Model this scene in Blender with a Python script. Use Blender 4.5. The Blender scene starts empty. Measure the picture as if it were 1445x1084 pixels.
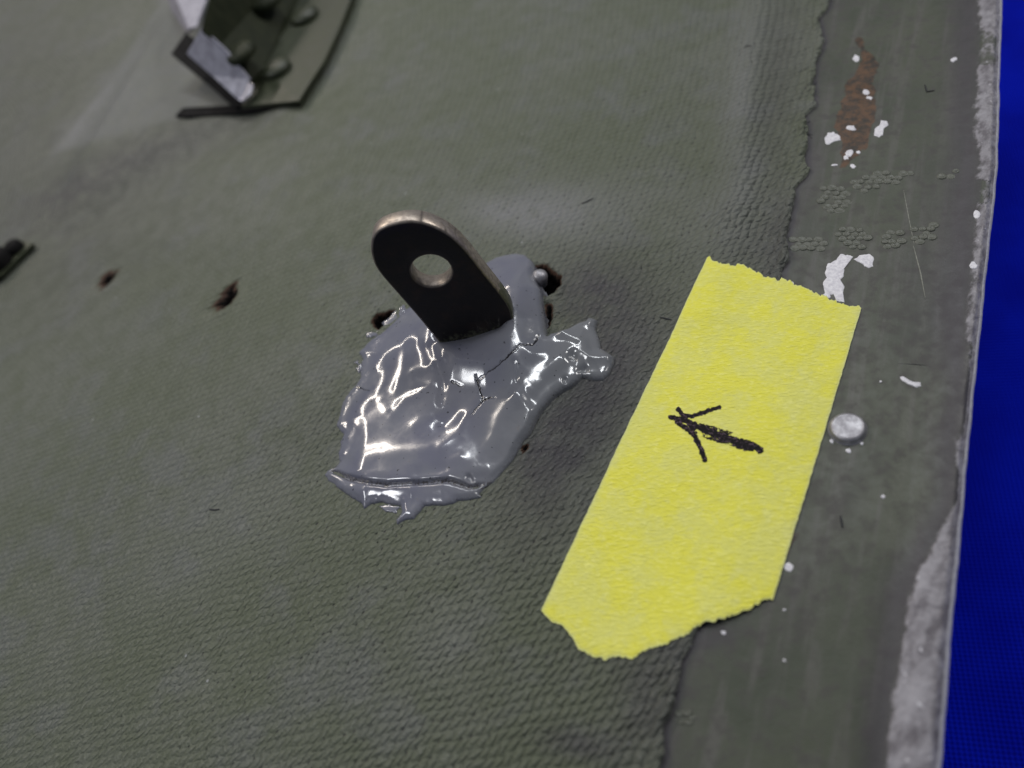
import bpy, bmesh, math
import numpy as np
from mathutils import Vector, Matrix, noise as mnoise

SC = bpy.context.scene
COL = SC.collection
MM = 0.001
rng = np.random.default_rng(7)

# ------------------------------------------------------------------ camera
FPX = 1150.0                       # focal length in photo pixels (photo is 1445 x 1084)
TH = math.radians(40.0)            # tilt of the panel away from the lens at the centre
AN = math.radians(25.0)            # roll
DIST = 125.0                       # mm
ca, cb = math.sin(AN), math.cos(AN)
cF = np.array([0, math.sin(TH), -math.cos(TH)])
cU0 = np.array([0, math.cos(TH), math.sin(TH)])
cR0 = np.array([1.0, 0, 0])
cR = cb * cR0 - ca * cU0
cU = ca * cR0 + cb * cU0
cC = -cF * DIST

cam_d = bpy.data.cameras.new('camera')
cam = bpy.data.objects.new('camera', cam_d)
COL.objects.link(cam)
M = Matrix([[cR[0], cU[0], -cF[0], cC[0] * MM], [cR[1], cU[1], -cF[1], cC[1] * MM],
            [cR[2], cU[2], -cF[2], cC[2] * MM], [0, 0, 0, 1]])
cam.matrix_world = M
cam_d.sensor_width = 36.0
cam_d.lens = FPX / 1445.0 * 36.0
cam_d.clip_start = 0.005
cam_d.clip_end = 20.0
cam_d.dof.use_dof = True
cam_d.dof.focus_distance = 0.121
cam_d.dof.aperture_fstop = 14.0
SC.camera = cam

# ------------------------------------------------------------------ world and lamps (indoor, lamp-lit close-up)
w = bpy.data.worlds.new('World'); SC.world = w; w.use_nodes = True
wbg = w.node_tree.nodes['Background']
wbg.inputs[0].default_value = (0.36, 0.40, 0.50, 1)
wbg.inputs[1].default_value = 0.30

def area(name, pos, target, sx, sy, power, col, roll=0.0):
    l = bpy.data.lights.new(name, 'AREA'); l.shape = 'RECTANGLE'; l.size = sx; l.size_y = sy
    l.energy = power; l.color = col
    o = bpy.data.objects.new(name, l); COL.objects.link(o)
    d = Vector(target) - Vector(pos)
    o.matrix_world = Matrix.Translation(pos) @ d.to_track_quat('-Z', 'Y').to_matrix().to_4x4() @ Matrix.Rotation(roll, 4, 'Z')
    return o
area('lamp_warm_tube', (-0.42, 1.0, 0.78), (0, 0, 0), 0.75, 0.045, 4.0, (1.0, 0.90, 0.79), 0.15)
area('lamp_cool_tube', (0.26, 0.62, 1.04), (0, 0, 0), 0.80, 0.05, 4.4, (0.94, 0.97, 1.0), -0.5)
area('fill_right', (1.0, 0.20, 0.85), (0, 0, 0), 0.35, 0.25, 4.2, (1.0, 0.98, 0.96), 0)  # added for diffuse fill, stands for no known source
area('lamp_left', (-0.75, 0.25, 1.05), (0, 0, 0), 0.30, 0.20, 3.4, (0.97, 0.98, 1.0), 0)

SC.view_settings.view_transform = 'Standard'
SC.view_settings.look = 'None'
SC.view_settings.exposure = 0.08
SC.view_settings.gamma = 1.0

# ------------------------------------------------------------------ geometry helpers
def ray(px, py):
    px = np.asarray(px, float); py = np.asarray(py, float)
    return cF + ((px - 722.5) / FPX)[..., None] * cR - ((py - 542) / FPX)[..., None] * cU

def proj(X):
    v = X - cC
    z = v @ cF
    return 722.5 + FPX * (v @ cR) / z, 542 - FPX * (v @ cU) / z

def ss(e0, e1, x):
    t = np.clip((x - e0) / (e1 - e0), 0, 1)
    return t * t * (3 - 2 * t)

def vnoise(x, y, seed=0):
    """smooth value noise, vectorised"""
    xi = np.floor(x).astype(np.int64); yi = np.floor(y).astype(np.int64)
    fx = x - xi; fy = y - yi
    fx = fx * fx * (3 - 2 * fx); fy = fy * fy * (3 - 2 * fy)
    def h(a, b):
        n = (a * 374761393 + b * 668265263 + seed * 974634777) & 0xffffffff
        n = ((n ^ (n >> 13)) * 1274126177) & 0xffffffff
        n = n ^ (n >> 16)
        return (n & 0xffff) / 65535.0 * 2 - 1
    a = h(xi, yi); b = h(xi + 1, yi); c = h(xi, yi + 1); d = h(xi + 1, yi + 1)
    return (a * (1 - fx) + b * fx) * (1 - fy) + (c * (1 - fx) + d * fx) * fy

def fbm(x, y, seed=0, octs=4):
    s = 0; am = 1; tot = 0
    for k in range(octs):
        s = s + am * vnoise(x * 2 ** k, y * 2 ** k, seed + k); tot += am; am *= 0.55
    return s / tot

def seg_dist(px, py, poly, closed=False):
    """distance to a polyline and arc fraction of the closest point"""
    P = np.asarray(poly, float)
    if closed: P = np.vstack([P, P[:1]])
    best = np.full(px.shape, 1e9); frac = np.zeros(px.shape)
    L = np.hypot(*(P[1:] - P[:-1]).T); tot = max(L.sum(), 1e-6); acc = 0
    for i in range(len(P) - 1):
        ax, ay = P[i]; dx, dy = P[i + 1] - P[i]
        ll = max(dx * dx + dy * dy, 1e-9)
        t = np.clip(((px - ax) * dx + (py - ay) * dy) / ll, 0, 1)
        d = np.hypot(px - ax - t * dx, py - ay - t * dy)
        m = d < best
        best = np.where(m, d, best); frac = np.where(m, (acc + t * L[i]) / tot, frac)
        acc += L[i]
    return best, frac

def inside(px, py, poly):
    P = np.asarray(poly, float); r = np.zeros(px.shape, bool); n = len(P); j = n - 1
    for i in range(n):
        xi, yi = P[i]; xj, yj = P[j]
        c = ((yi > py) != (yj > py)) & (px < (xj - xi) * (py - yi) / (yj - yi + 1e-12) + xi)
        r ^= c; j = i
    return r

def sdist(px, py, poly, pad=60):
    P = np.asarray(poly, float); r = np.full(px.shape, -float(pad))
    m = (px > P[:, 0].min() - pad) & (px < P[:, 0].max() + pad) & (py > P[:, 1].min() - pad) & (py < P[:, 1].max() + pad)
    if m.any():
        a, b = px[m], py[m]; d, _ = seg_dist(a, b, poly, True); r[m] = np.where(inside(a, b, poly), d, -d)
    return r

def near_dist(px, py, poly, pad):
    """polyline distance, worked out only close to the line"""
    P = np.asarray(poly, float); r = np.full(px.shape, 1e3); fr = np.zeros(px.shape)
    m = (px > P[:, 0].min() - pad) & (px < P[:, 0].max() + pad) & (py > P[:, 1].min() - pad) & (py < P[:, 1].max() + pad)
    if m.any(): r[m], fr[m] = seg_dist(px[m], py[m], poly)
    return r, fr

# flat guess of a pixel on the panel, for placing dents and marks on it
def flat(px, py):
    d = ray(px, py); t = -cC[2] / d[..., 2]
    return (cC + t[..., None] * d)[..., :2]

def bump2(x, y, p0, p1, wd, amp):
    """long soft fold between two points (mm)"""
    x = np.asarray(x, float); y = np.asarray(y, float); r = np.zeros(np.broadcast(x, y).shape)
    m = (x > min(p0[0], p1[0]) - 3 * wd) & (x < max(p0[0], p1[0]) + 3 * wd) & (y > min(p0[1], p1[1]) - 3 * wd) & (y < max(p0[1], p1[1]) + 3 * wd)
    if m.any():
        d, _ = seg_dist(x[m], y[m], [p0, p1]); r[m] = amp * np.exp(-(d / wd) ** 2)
    return r

DENTS = []
def dent_px(a, b, wd, amp):
    DENTS.append((tuple(flat(np.array(a[0]), np.array(a[1]))), tuple(flat(np.array(b[0]), np.array(b[1]))), wd, amp))
dent_px((330, 160), (60, 290), 9, -2.4)      # valley below the latch
dent_px((90, 205), (235, 0), 5, 2.0)
dent_px((60, 160), (170, 0), 10, -1.6)
dent_px((430, 150), (520, 20), 7, -.8)          # ridge of the doubled layer
dent_px((820, 300), (720, 330), 6, 0.25)
dent_px((560, 1000), (640, 700), 9, 0.35)
dent_px((520, 560), (330, 900), 10, -0.45)
dent_px((700, 1060), (780, 720), 5, 0.35)
dent_px((1078, -80), (1035, 300), 3.2, 1.0)
dent_px((1035, 300), (990, 440), 4, 0.6)
dent_px((1010, -60), (975, 250), 4, -.4)
dent_px((960, 80), (920, 420), 6, -0.3)
dent_px((1090, 150), (1070, 330), 3, -0.2)

def H(x, y):
    """top of the fabric (mm)"""
    xl = np.maximum(-(x + 4), 0); xa = np.minimum(xl, 38.0); xb = xl - xa
    h = -xa ** 2 / (2 * 300.0) - xb * 38 / 300.0
    yl = np.maximum(y - 10, 0)
    h = h - yl ** 2 / (2 * 9000.0)
    yb = np.minimum(y + 25, 0)
    h = h - yb ** 2 / (2 * 500.0)
    for p0, p1, wd, amp in DENTS:
        h = h + bump2(x, y, p0, p1, wd, amp)
    h = h + (.35 - .17 * ss(15, -50, x)) * fbm(x / 22, y / 22, 3, 2) + 0.06 * fbm(x / 5, y / 5, 9, 2)
    return h

def hit(px, py, lift=0.0, fn=None):
    """where the line of sight through a photo point meets the surface"""
    fn = fn or H
    px = np.asarray(px, float); py = np.asarray(py, float)
    d = ray(px, py)
    t = (lift - cC[2]) / d[..., 2]
    t = np.minimum(t, 330)
    for k in range(22):
        X = cC + t[..., None] * d
        g = X[..., 2] - fn(X[..., 0], X[..., 1]) - lift
        t = t + 0.75 * g / -d[..., 2]
    return cC + t[..., None] * d

def hp(poly, lift=0.0, fn=None):
    a = np.asarray(poly, float)
    return hit(a[:, 0], a[:, 1], lift, fn)

def mesh_obj(name, V, Fc, mat, parent=None, attrs=None, smooth=True):
    me = bpy.data.meshes.new(name)
    V = np.asarray(V, float) * MM
    if isinstance(Fc, np.ndarray):
        me.vertices.add(len(V)); me.vertices.foreach_set('co', V.ravel())
        n, k = Fc.shape
        me.loops.add(n * k); me.loops.foreach_set('vertex_index', Fc.ravel().astype(np.int32))
        me.polygons.add(n)
        me.polygons.foreach_set('loop_start', np.arange(0, n * k, k, dtype=np.int32))
        me.update(calc_edges=True); me.validate()
    else:
        me.from_pydata([tuple(v) for v in V], [], [tuple(f) for f in Fc]); me.update()
    if attrs:
        for k, a in attrs.items():
            at = me.attributes.new(k, 'FLOAT', 'POINT'); at.data.foreach_set('value', np.asarray(a, np.float32).ravel())
    if smooth:
        me.polygons.foreach_set('use_smooth', np.ones(len(me.polygons), bool))
    for m in (mat if isinstance(mat, (list, tuple)) else [mat]): me.materials.append(m)
    o = bpy.data.objects.new(name, me); COL.objects.link(o)
    if parent is not None: o.parent = parent
    return o

def grid_faces(nr, nc, mask=None):
    i = np.arange((nr - 1) * (nc - 1)); r = i // (nc - 1); c = i % (nc - 1)
    a = r * nc + c
    Fq = np.stack([a, a + 1, a + nc + 1, a + nc], 1)
    if mask is not None: Fq = Fq[mask.ravel()[Fq].any(1)]
    return Fq

def compact(V, Fq, attrs):
    used = np.zeros(len(V), bool); used[Fq.ravel()] = True
    idx = np.cumsum(used) - 1
    return V[used], idx[Fq], {k: np.asarray(a).ravel()[used] for k, a in attrs.items()}

def empty(name, loc, label, cat, group=None):
    o = bpy.data.objects.new(name, None); COL.objects.link(o)
    o.empty_display_size = 0.003
    o.location = Vector(loc) * MM
    o['label'] = label; o['category'] = cat
    if group: o['group'] = group
    o['_off'] = 0
    del o['_off']
    return o

def attach(child, parent):
    child.parent = parent
    child.matrix_parent_inverse = Matrix.Translation(-parent.location)
    return child

def tag(o, label, cat, group=None):
    o['label'] = label; o['category'] = cat
    if group: o['group'] = group

# ------------------------------------------------------------------ material helpers
class NT:
    def __init__(s, name):
        s.m = bpy.data.materials.new(name); s.m.use_nodes = True
        s.t = s.m.node_tree; s.n = s.t.nodes; s.l = s.t.links
        s.b = s.n['Principled BSDF']
        s.out = s.n['Material Output']
        s.co = None
    def val(s, sock, v):
        if v is None: return
        if isinstance(v, bpy.types.NodeSocket): s.l.new(v, sock)
        elif isinstance(v, (tuple, list)):
            sock.default_value = (*v, 1) if len(v) == 3 and len(sock.default_value) == 4 else v
        else: sock.default_value = v
    def math(s, op, a, b=0.0, c=None, clamp=False):
        n = s.n.new('ShaderNodeMath'); n.operation = op; n.use_clamp = clamp
        s.val(n.inputs[0], a); s.val(n.inputs[1], b)
        if c is not None: s.val(n.inputs[2], c)
        return n.outputs[0]
    def attr(s, name):
        n = s.n.new('ShaderNodeAttribute'); n.attribute_name = name; return n.outputs['Fac']
    def coord(s, scale=1000.0, rot=0.0, sc=(1, 1, 1)):
        if s.co is None:
            s.co = s.n.new('ShaderNodeTexCoord').outputs['Object']
        m = s.n.new('ShaderNodeMapping'); m.inputs['Rotation'].default_value = (0, 0, rot)
        m.inputs['Scale'].default_value = (scale,) * 3
        s.l.new(s.co, m.inputs[0]); o = m.outputs[0]
        if sc != (1, 1, 1):
            m2 = s.n.new('ShaderNodeMapping'); m2.inputs['Scale'].default_value = sc
            s.l.new(o, m2.inputs[0]); o = m2.outputs[0]
        return o
    def noise(s, vec, scale, detail=4, rough=0.55, dist=0.0):
        n = s.n.new('ShaderNodeTexNoise'); s.l.new(vec, n.inputs['Vector'])
        n.inputs['Scale'].default_value = scale; n.inputs['Detail'].default_value = detail
        n.inputs['Roughness'].default_value = rough; n.inputs['Distortion'].default_value = dist
        return n.outputs[0]
    def ramp(s, f, lo, hi, a=0.0, b=1.0):
        n = s.n.new('ShaderNodeMapRange'); n.interpolation_type = 'SMOOTHSTEP'
        s.val(n.inputs[0], f); s.val(n.inputs[1], lo); s.val(n.inputs[2], hi); s.val(n.inputs[3], a); s.val(n.inputs[4], b)
        return n.outputs[0]
    def mix(s, f, a, b, mode='MIX'):
        n = s.n.new('ShaderNodeMix'); n.data_type = 'RGBA'; n.blend_type = mode
        s.val(n.inputs[0], f); s.val(n.inputs[6], a); s.val(n.inputs[7], b)
        return n.outputs[2]
    def bump(s, h, strength=1.0, dist=0.0001, normal=None):
        n = s.n.new('ShaderNodeBump'); n.inputs['Distance'].default_value = dist
        s.val(n.inputs['Strength'], strength); s.l.new(h, n.inputs['Height'])
        if normal is not None: s.l.new(normal, n.inputs['Normal'])
        return n.outputs[0]
    def done(s, color=None, rough=None, metal=None, normal=None, spec=None, coat=None, coatr=None):
        s.val(s.b.inputs['Base Color'], color)
        s.val(s.b.inputs['Roughness'], rough)
        s.val(s.b.inputs['Metallic'], metal)
        if spec is not None: s.val(s.b.inputs['Specular IOR Level'], spec)
        if coat is not None: s.val(s.b.inputs['Coat Weight'], coat)
        if coatr is not None: s.val(s.b.inputs['Coat Roughness'], coatr)
        if normal is not None: s.l.new(normal, s.b.inputs['Normal'])
        return s.m

WEAVE = math.radians(28)           # thread direction on the panel
PITCH = 1.22

def weave_height(s, vec):
    """a coarse weave laid skew: two families of thread lines, the second bending slowly across the panel.
    returns cushion height and pit mask"""
    nz = s.n.new('ShaderNodeTexNoise'); s.l.new(vec, nz.inputs['Vector']); nz.inputs['Scale'].default_value = 0.30
    nz.inputs['Detail'].default_value = 4
    mx = s.n.new('ShaderNodeVectorMath'); mx.operation = 'MULTIPLY_ADD'
    s.l.new(nz.outputs['Color'], mx.inputs[0]); mx.inputs[1].default_value = (1.6, 1.6, 0); s.l.new(vec, mx.inputs[2])
    sp = s.n.new('ShaderNodeSeparateXYZ'); s.l.new(mx.outputs[0], sp.inputs[0])
    X, Y = sp.outputs[0], sp.outputs[1]
    p1 = s.math('MULTIPLY', s.math('ADD', s.math('MULTIPLY', Y, .974), s.math('MULTIPLY', X, .225)), 2 * math.pi / 1.25)
    g = s.math('MULTIPLY', Y, s.math('MULTIPLY_ADD', Y, -.0034, 1.12))
    p2 = s.math('MULTIPLY', s.math('SUBTRACT', X, g), 2 * math.pi / 1.72)
    f1 = s.math('MULTIPLY_ADD', s.math('COSINE', p1), -.5, .5); f2 = s.math('MULTIPLY_ADD', s.math('COSINE', p2), -.5, .5)
    h = s.math('MULTIPLY', s.math('POWER', f2, .5), s.math('MULTIPLY_ADD', s.math('POWER', f1, .6), .75, .25))
    pit = s.math('SUBTRACT', 1.0, s.math('MULTIPLY', s.math('ADD', f1, f2), 4.6), clamp=True)
    return h, pit

def mat_fabric():
    s = NT('olive_rubberised_canvas')
    v = s.coord(rot=-WEAVE)
    plain = s.coord()
    wv, pt = weave_height(s, plain)
    n1 = s.noise(plain, 0.03, 4); n2 = s.noise(plain, 0.25, 5, 0.6); n3 = s.noise(plain, 3.0, 3)
    grime_shade = s.attr('grime_shade'); pale = s.attr('pale'); hole = s.attr('hole'); pin = s.attr('pin')
    rough_area = s.attr('coarse')
    c = s.mix(s.ramp(n1, .35, .65), (.091, .104, .064), (.113, .122, .092))
    c = s.mix(s.ramp(s.noise(plain, .08, 4, .6), .48, .68, 0, .6), c, (.120, .126, .118))
    c = s.mix(s.ramp(n2, .40, .72, 0, .55), c, (.080, .094, .052))
    c = s.mix(s.math('MULTIPLY', grime_shade, s.ramp(n2, .2, .65, .5, 1.0)), c, (.050, .047, .050))
    c = s.mix(s.math('MULTIPLY', pale, s.ramp(n2, .3, .6, .5, 1.0)), c, (.20, .20, .205))
    # worn crowns of the threads, dirt in the pits
    crown = s.math('MULTIPLY', s.ramp(wv, .62, .98), s.ramp(n3, .40, .75, 0, .45))
    c = s.mix(crown, c, (.215, .22, .19))
    pitn = s.noise(plain, 1.1, 2, .6)
    pit = s.math('MULTIPLY', s.ramp(pt, .2, .5), s.ramp(pitn, .52, .64))
    pit = s.math('MULTIPLY', pit, pin, clamp=True)
    c = s.mix(pit, c, (.022, .02, .02))
    spk = s.n.new('ShaderNodeTexVoronoi'); spk.inputs['Scale'].default_value = .22; s.l.new(plain, spk.inputs['Vector'])
    fleck = s.math('MULTIPLY', s.ramp(spk.outputs['Distance'], .06, .03), s.ramp(s.noise(plain, .12, 2), .55, .6))
    c = s.mix(s.math('MULTIPLY', fleck, .6), c, (.55, .55, .55))
    rust = s.mix(s.noise(plain, 2.2, 3), (.03, .018, .013), (.12, .06, .036))
    rust = s.mix(s.ramp(s.math('ADD', hole, s.math('MULTIPLY', s.math('SUBTRACT', n3, .5), .9)), .48, .80), rust, (.004, .0035, .0035))
    c = s.mix(s.ramp(s.math('ADD', hole, s.math('MULTIPLY', s.math('SUBTRACT', n3, .5), .5)), .25, .42), c, rust)
    h = s.math('MULTIPLY', wv, s.math('MULTIPLY_ADD', rough_area, .75, .25))
    h = s.math('MULTIPLY_ADD', n3, s.math('MULTIPLY_ADD', rough_area, .6, .30), h)
    h = s.math('MULTIPLY_ADD', s.noise(plain, .9, 3), .5, h)
    h = s.math('SUBTRACT', h, s.math('MULTIPLY', pit, 1.0))
    nm = s.bump(h, 1.0, .00031)
    sp_ = s.math('MULTIPLY', s.math('SUBTRACT', 1.0, hole, clamp=True), .55)
    return s.done(c, s.math('ADD', s.ramp(n2, .3, .7, .46, .62), s.math('MULTIPLY', hole, .4)), 0.0, nm, spec=sp_)

def mat_strip():
    s = NT('smooth_olive_edge_paint')
    p = s.coord(); al = s.coord(rot=-math.radians(50), sc=(.035, .5, 1))
    n1 = s.noise(p, .06, 4); n2 = s.noise(p, .5, 5, .6); n3 = s.noise(p, 3.5, 3); st = s.noise(al, 1.0, 4, .6)
    wear = s.attr('wear'); rust = s.attr('rust'); grime_shade = s.attr('grime_shade')
    c = s.mix(s.ramp(n1, .35, .65), (.054, .062, .041), (.072, .079, .053))
    c = s.mix(s.ramp(st, .45, .7, 0, .8), c, (.100, .097, .084))
    c = s.mix(s.ramp(n2, .46, .68, 0, .7), c, (.056, .052, .046))
    c = s.mix(s.math('MULTIPLY', grime_shade, .85), c, (.050, .043, .050))
    rr = s.mix(s.ramp(s.noise(p, .6, 5, .7), .35, .65), (.020, .014, .010), (.125, .058, .024))
    rmask = s.ramp(s.math('ADD', rust, s.math('MULTIPLY', s.math('SUBTRACT', s.noise(p, .55, 6, .7), .5), 1.0)), .40, .60)
    c = s.mix(s.math('MULTIPLY', rmask, .85), c, rr)
    across = s.coord(rot=-math.radians(33), sc=(.6, 1.1, 1))
    an = s.noise(across, .8, 5, .65)
    wmask = s.ramp(s.math('ADD', wear, s.math('MULTIPLY', s.math('SUBTRACT', an, .5), .9)), .38, .64)
    wc = s.mix(s.ramp(an, .35, .65), (.13, .118, .128), (.27, .255, .27))
    wc = s.mix(s.ramp(s.noise(p, .35, 4, .6), .45, .7, 0, .6), wc, (.36, .345, .365))
    wc = s.mix(s.ramp(s.noise(p, .9, 3), .66, .76), wc, (.65, .63, .66))
    c = s.mix(wmask, c, wc)
    c = s.mix(s.ramp(wear, 1.02, 1.09), c, (.46, .45, .47))
    h = s.math('MULTIPLY_ADD', n2, .6, s.math('MULTIPLY', n3, .18))
    h = s.math('MULTIPLY_ADD', s.noise(p, .7, 3), s.math('MULTIPLY', wmask, 2.2), h)
    nm = s.bump(h, .6, .00018)
    r = s.ramp(n2, .3, .7, .42, .60)
    return s.done(c, r, s.math('MULTIPLY', wmask, .1), nm, spec=.45)

def mat_sealant():
    s = NT('glossy_grey_sealant')
    p = s.coord()
    n1 = s.noise(p, .12, 4, .5, .8); n2 = s.noise(p, .9, 4, .6)
    c = s.mix(s.ramp(n1, .35, .65), (.160, .162, .205), (.190, .193, .222))
    c = s.mix(s.attr('warm'), c, (.170, .174, .182))
    c = s.mix(s.ramp(n2, .62, .8, 0, .3), c, (.17, .15, .13))
    ck = s.attr('crack')
    c = s.mix(s.ramp(ck, .35, .7), c, (.015, .013, .014))
    dirt = s.attr('dirt')
    c = s.mix(s.math('MULTIPLY', dirt, s.ramp(s.noise(p, 3.0, 3), .45, .6)), c, (.06, .05, .045))
    c = s.mix(s.math('MULTIPLY', s.ramp(s.noise(p, 1.6, 1), .72, .76), .8), c, (.02, .02, .02))
    h = s.math('MULTIPLY_ADD', n2, .3, s.math('MULTIPLY', s.noise(p, 6.0, 2), .03))
    nm = s.bump(h, .2, .00004)
    return s.done(c, s.ramp(n2, .3, .7, .12, .17), 0.0, nm, spec=.6, coat=.35, coatr=.05)

def mat_tape():
    s = NT('yellow_crepe_tape')
    p = s.coord()
    cr = s.coord(rot=-math.radians(57), sc=(1.0, .34, 1))     # creases run across the tape
    cr2 = s.coord(rot=-math.radians(70), sc=(1.0, .3, 1))
    a = s.noise(cr, 2.7, 4, .6, .5); b = s.noise(cr2, 3.2, 3, .6, .3)
    pat = s.noise(p, .16, 6, .7); thin = s.attr('edge')
    c = s.mix(s.ramp(pat, .40, .62), (.78, .745, .07), (.73, .715, .15))
    c = s.mix(s.ramp(s.noise(p, .42, 5, .7), .50, .68, 0, .35), c, (.70, .70, .28))
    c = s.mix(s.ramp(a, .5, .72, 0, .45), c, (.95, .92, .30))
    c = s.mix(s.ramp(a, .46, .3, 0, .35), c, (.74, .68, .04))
    c = s.mix(s.math('MULTIPLY', thin, .7), c, (.62, .66, .36))
    h = s.math('MULTIPLY_ADD', a, .7, s.math('MULTIPLY', b, .8))
    nm = s.bump(h, .9, .0002)
    return s.done(c, .52, 0, nm, spec=.4)

def mat_ink():
    s = NT('black_marker_ink')
    p = s.coord(); cr = s.coord(rot=-math.radians(57), sc=(1.0, .34, 1))
    a = s.noise(cr, 2.0, 4, .7, .5); b = s.noise(p, 2.2, 3, .7)
    c = s.mix(s.ramp(b, .52, .64), (.006, .004, .005), (.10, .065, .085))  # lighter specks painted as glints on the ink
    ink = s.attr('ink')
    al = s.ramp(s.math('ADD', ink, s.math('MULTIPLY', s.math('SUBTRACT', s.math('MULTIPLY_ADD', a, .6, s.math('MULTIPLY', b, .4)), .5), 3.0)), .36, .46)
    s.val(s.b.inputs['Alpha'], al)
    nm = s.bump(b, .7, .0001)
    return s.done(c, .55, 0.0, nm, spec=.12)

def mat_simple(name, c1, c2, rough=.5, metal=0.0, scale=1.0, bumpd=.00005, spec=.5):
    s = NT(name); p = s.coord()
    n = s.noise(p, scale, 5, .6)
    c = s.mix(s.ramp(n, .35, .65), c1, c2)
    nm = s.bump(s.noise(p, scale * 2.5, 4), .6, bumpd)
    return s.done(c, s.ramp(n, .3, .7, rough * .85, min(1, rough * 1.15)), metal, nm, spec=spec)

def mat_lug():
    s = NT('blackened_steel_with_bare_rim'); p = s.coord()
    n = s.noise(p, 1.2, 5, .6); n2 = s.noise(p, .35, 5, .6)
    rim = s.attr('rim'); grn = s.attr('paint')
    dark = s.mix(s.ramp(n2, .45, .7), (.010, .008, .008), (.022, .013, .010))
    bare = s.mix(s.ramp(n, .35, .65), (.50, .43, .36), (.30, .255, .22))
    green = s.mix(s.ramp(n, .4, .6), (.055, .060, .034), (.10, .10, .065))
    c = s.mix(rim, dark, bare)
    gm = s.ramp(s.math('ADD', grn, s.math('MULTIPLY', s.math('SUBTRACT', n, .5), .8)), .4, .6)
    c = s.mix(gm, c, green)
    metal = s.math('MULTIPLY', rim, s.math('SUBTRACT', 1.0, gm))
    nm = s.bump(n, .5, .00008)
    return s.done(c, s.ramp(n, .3, .7, .34, .5), s.math('MULTIPLY', metal, .8), nm, spec=.35)

M_fab = mat_fabric(); M_strip = mat_strip(); M_seal = mat_sealant(); M_tape = mat_tape(); M_ink = mat_ink(); M_lug = mat_lug()
M_green = mat_simple('olive_painted_steel', (.026, .032, .013), (.042, .048, .023), .5, 0, .3)
M_green_shaded = mat_simple('shaded_olive_steel', (.020, .024, .011), (.032, .036, .018), .6, 0, .3, spec=.2)  # the olive paint again, darkened for the shoulder face in shade
M_steel = mat_simple('bright_worn_steel', (.46, .45, .50), (.34, .33, .38), .34, .8, .5)
M_tong = mat_simple('grey_worn_steel', (.42, .41, .47), (.30, .29, .34), .5, .15, .5)
M_dull = mat_simple('dull_purplish_steel', (.16, .155, .19), (.10, .10, .12), .45, .6, .4)
M_dark = mat_simple('dark_underside', (.008, .0075, .0075), (.014, .013, .013), .8, 0, .4, spec=.12)
M_pewter = mat_simple('pewter_rivet', (.40, .39, .405), (.27, .26, .275), .42, .6, .8, .0001)
M_white = mat_simple('white_primer', (.80, .78, .80), (.62, .60, .64), .5, 0, 2.0, .00012)
M_scr = mat_simple('pale_scratch', (.26, .26, .22), (.18, .18, .15), .6, 0, 2.0)
M_lint = mat_simple('dark_lint', (.02, .02, .025), (.035, .035, .035), .8, 0, 2.0)
M_res = mat_simple('olive_glue_residue', (.080, .085, .062), (.105, .108, .085), .42, 0, 1.5, .00008)

# ------------------------------------------------------------------ setting: blue cloth under everything
def mat_blue():
    s = NT('deep_blue_cloth'); p = s.coord()
    n = s.noise(p, .05, 3)
    wv = s.n.new('ShaderNodeTexWave'); wv.inputs['Scale'].default_value = .35; s.l.new(s.coord(rot=.5), wv.inputs['Vector'])
    wv2 = s.n.new('ShaderNodeTexWave'); wv2.inputs['Scale'].default_value = .35; s.l.new(s.coord(rot=.5 + math.pi / 2), wv2.inputs['Vector'])
    h = s.math('ADD', wv.outputs['Fac'], wv2.outputs['Fac'])
    c = s.mix(s.ramp(n, .3, .7), (.0008, .006, .38), (.0012, .010, .50))
    c = s.mix(s.ramp(h, .8, .3, 0, .35), c, (.0005, .002, .20))
    return s.done(c, .85, 0, s.bump(h, .5, .0003), spec=.05)
M_blue = mat_blue()
n = 60
gx, gy = np.meshgrid(np.linspace(-900, 900, n), np.linspace(-900, 1500, n))
gz = -78 + 2.0 * fbm(gx / 120, gy / 120, 31, 3)
o = mesh_obj('cloth', np.stack([gx, gy, gz], -1).reshape(-1, 3), grid_faces(n, n), M_blue)
o.name = 'blue_cloth'; o['kind'] = 'structure'

# ------------------------------------------------------------------ the panel
SEAM = [(1215, -260), (1190, -120), (1170, 0), (1168, 11), (1155, 23), (1163, 55), (1159, 68), (1150, 85), (1148, 107), (1149, 148),
        (1135, 161), (1138, 196), (1137, 244), (1120, 264), (1119, 295), (1111, 332), (1108, 369), (1098, 420), (1080, 520),
        (1058, 620), (1030, 720), (1005, 810), (981, 890), (970, 915), (960, 934), (951, 983), (938, 1017), (936, 1062), (932, 1084),
        (915, 1170), (890, 1300)]
EDGE = [(1424, -260), (1419, -120), (1416, 0), (1413, 100), (1410, 230), (1403, 300), (1390, 420), (1380, 520), (1370, 610), (1358, 760),
        (1350, 830), (1340, 950), (1330, 1084), (1322, 1190), (1312, 1300)]
WEAR = [(1384, -260), (1378, -100), (1377, 0), (1381, 40), (1375, 60), (1378, 110), (1373, 170), (1380, 230), (1374, 300), (1372, 380), (1362, 440), (1362, 506),
        (1372, 560), (1350, 617), (1354, 700), (1334, 741), (1294, 813), (1281, 858), (1273, 919), (1262, 979), (1251, 1077), (1235, 1300)]
seam_w = hp(SEAM); edge_w = hp(EDGE, -0.5)
seam_w = seam_w[np.argsort(seam_w[:, 1])]; edge_w = edge_w[np.argsort(edge_w[:, 1])]
def seam_x(y):
    return np.interp(y, seam_w[:, 1], seam_w[:, 0]) + 0.5 * vnoise(y / 3.1, y * 0, 4) * (y > -48) + 0.32 * vnoise(y / 1.0, y * 0, 5) + 0.20 * vnoise(y / .42, y * 0, 6)
def edge_x(y): return np.interp(y, edge_w[:, 1], edge_w[:, 0]) + 0.15 * fbm(y / 3, y * 0, 8, 3)

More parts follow.
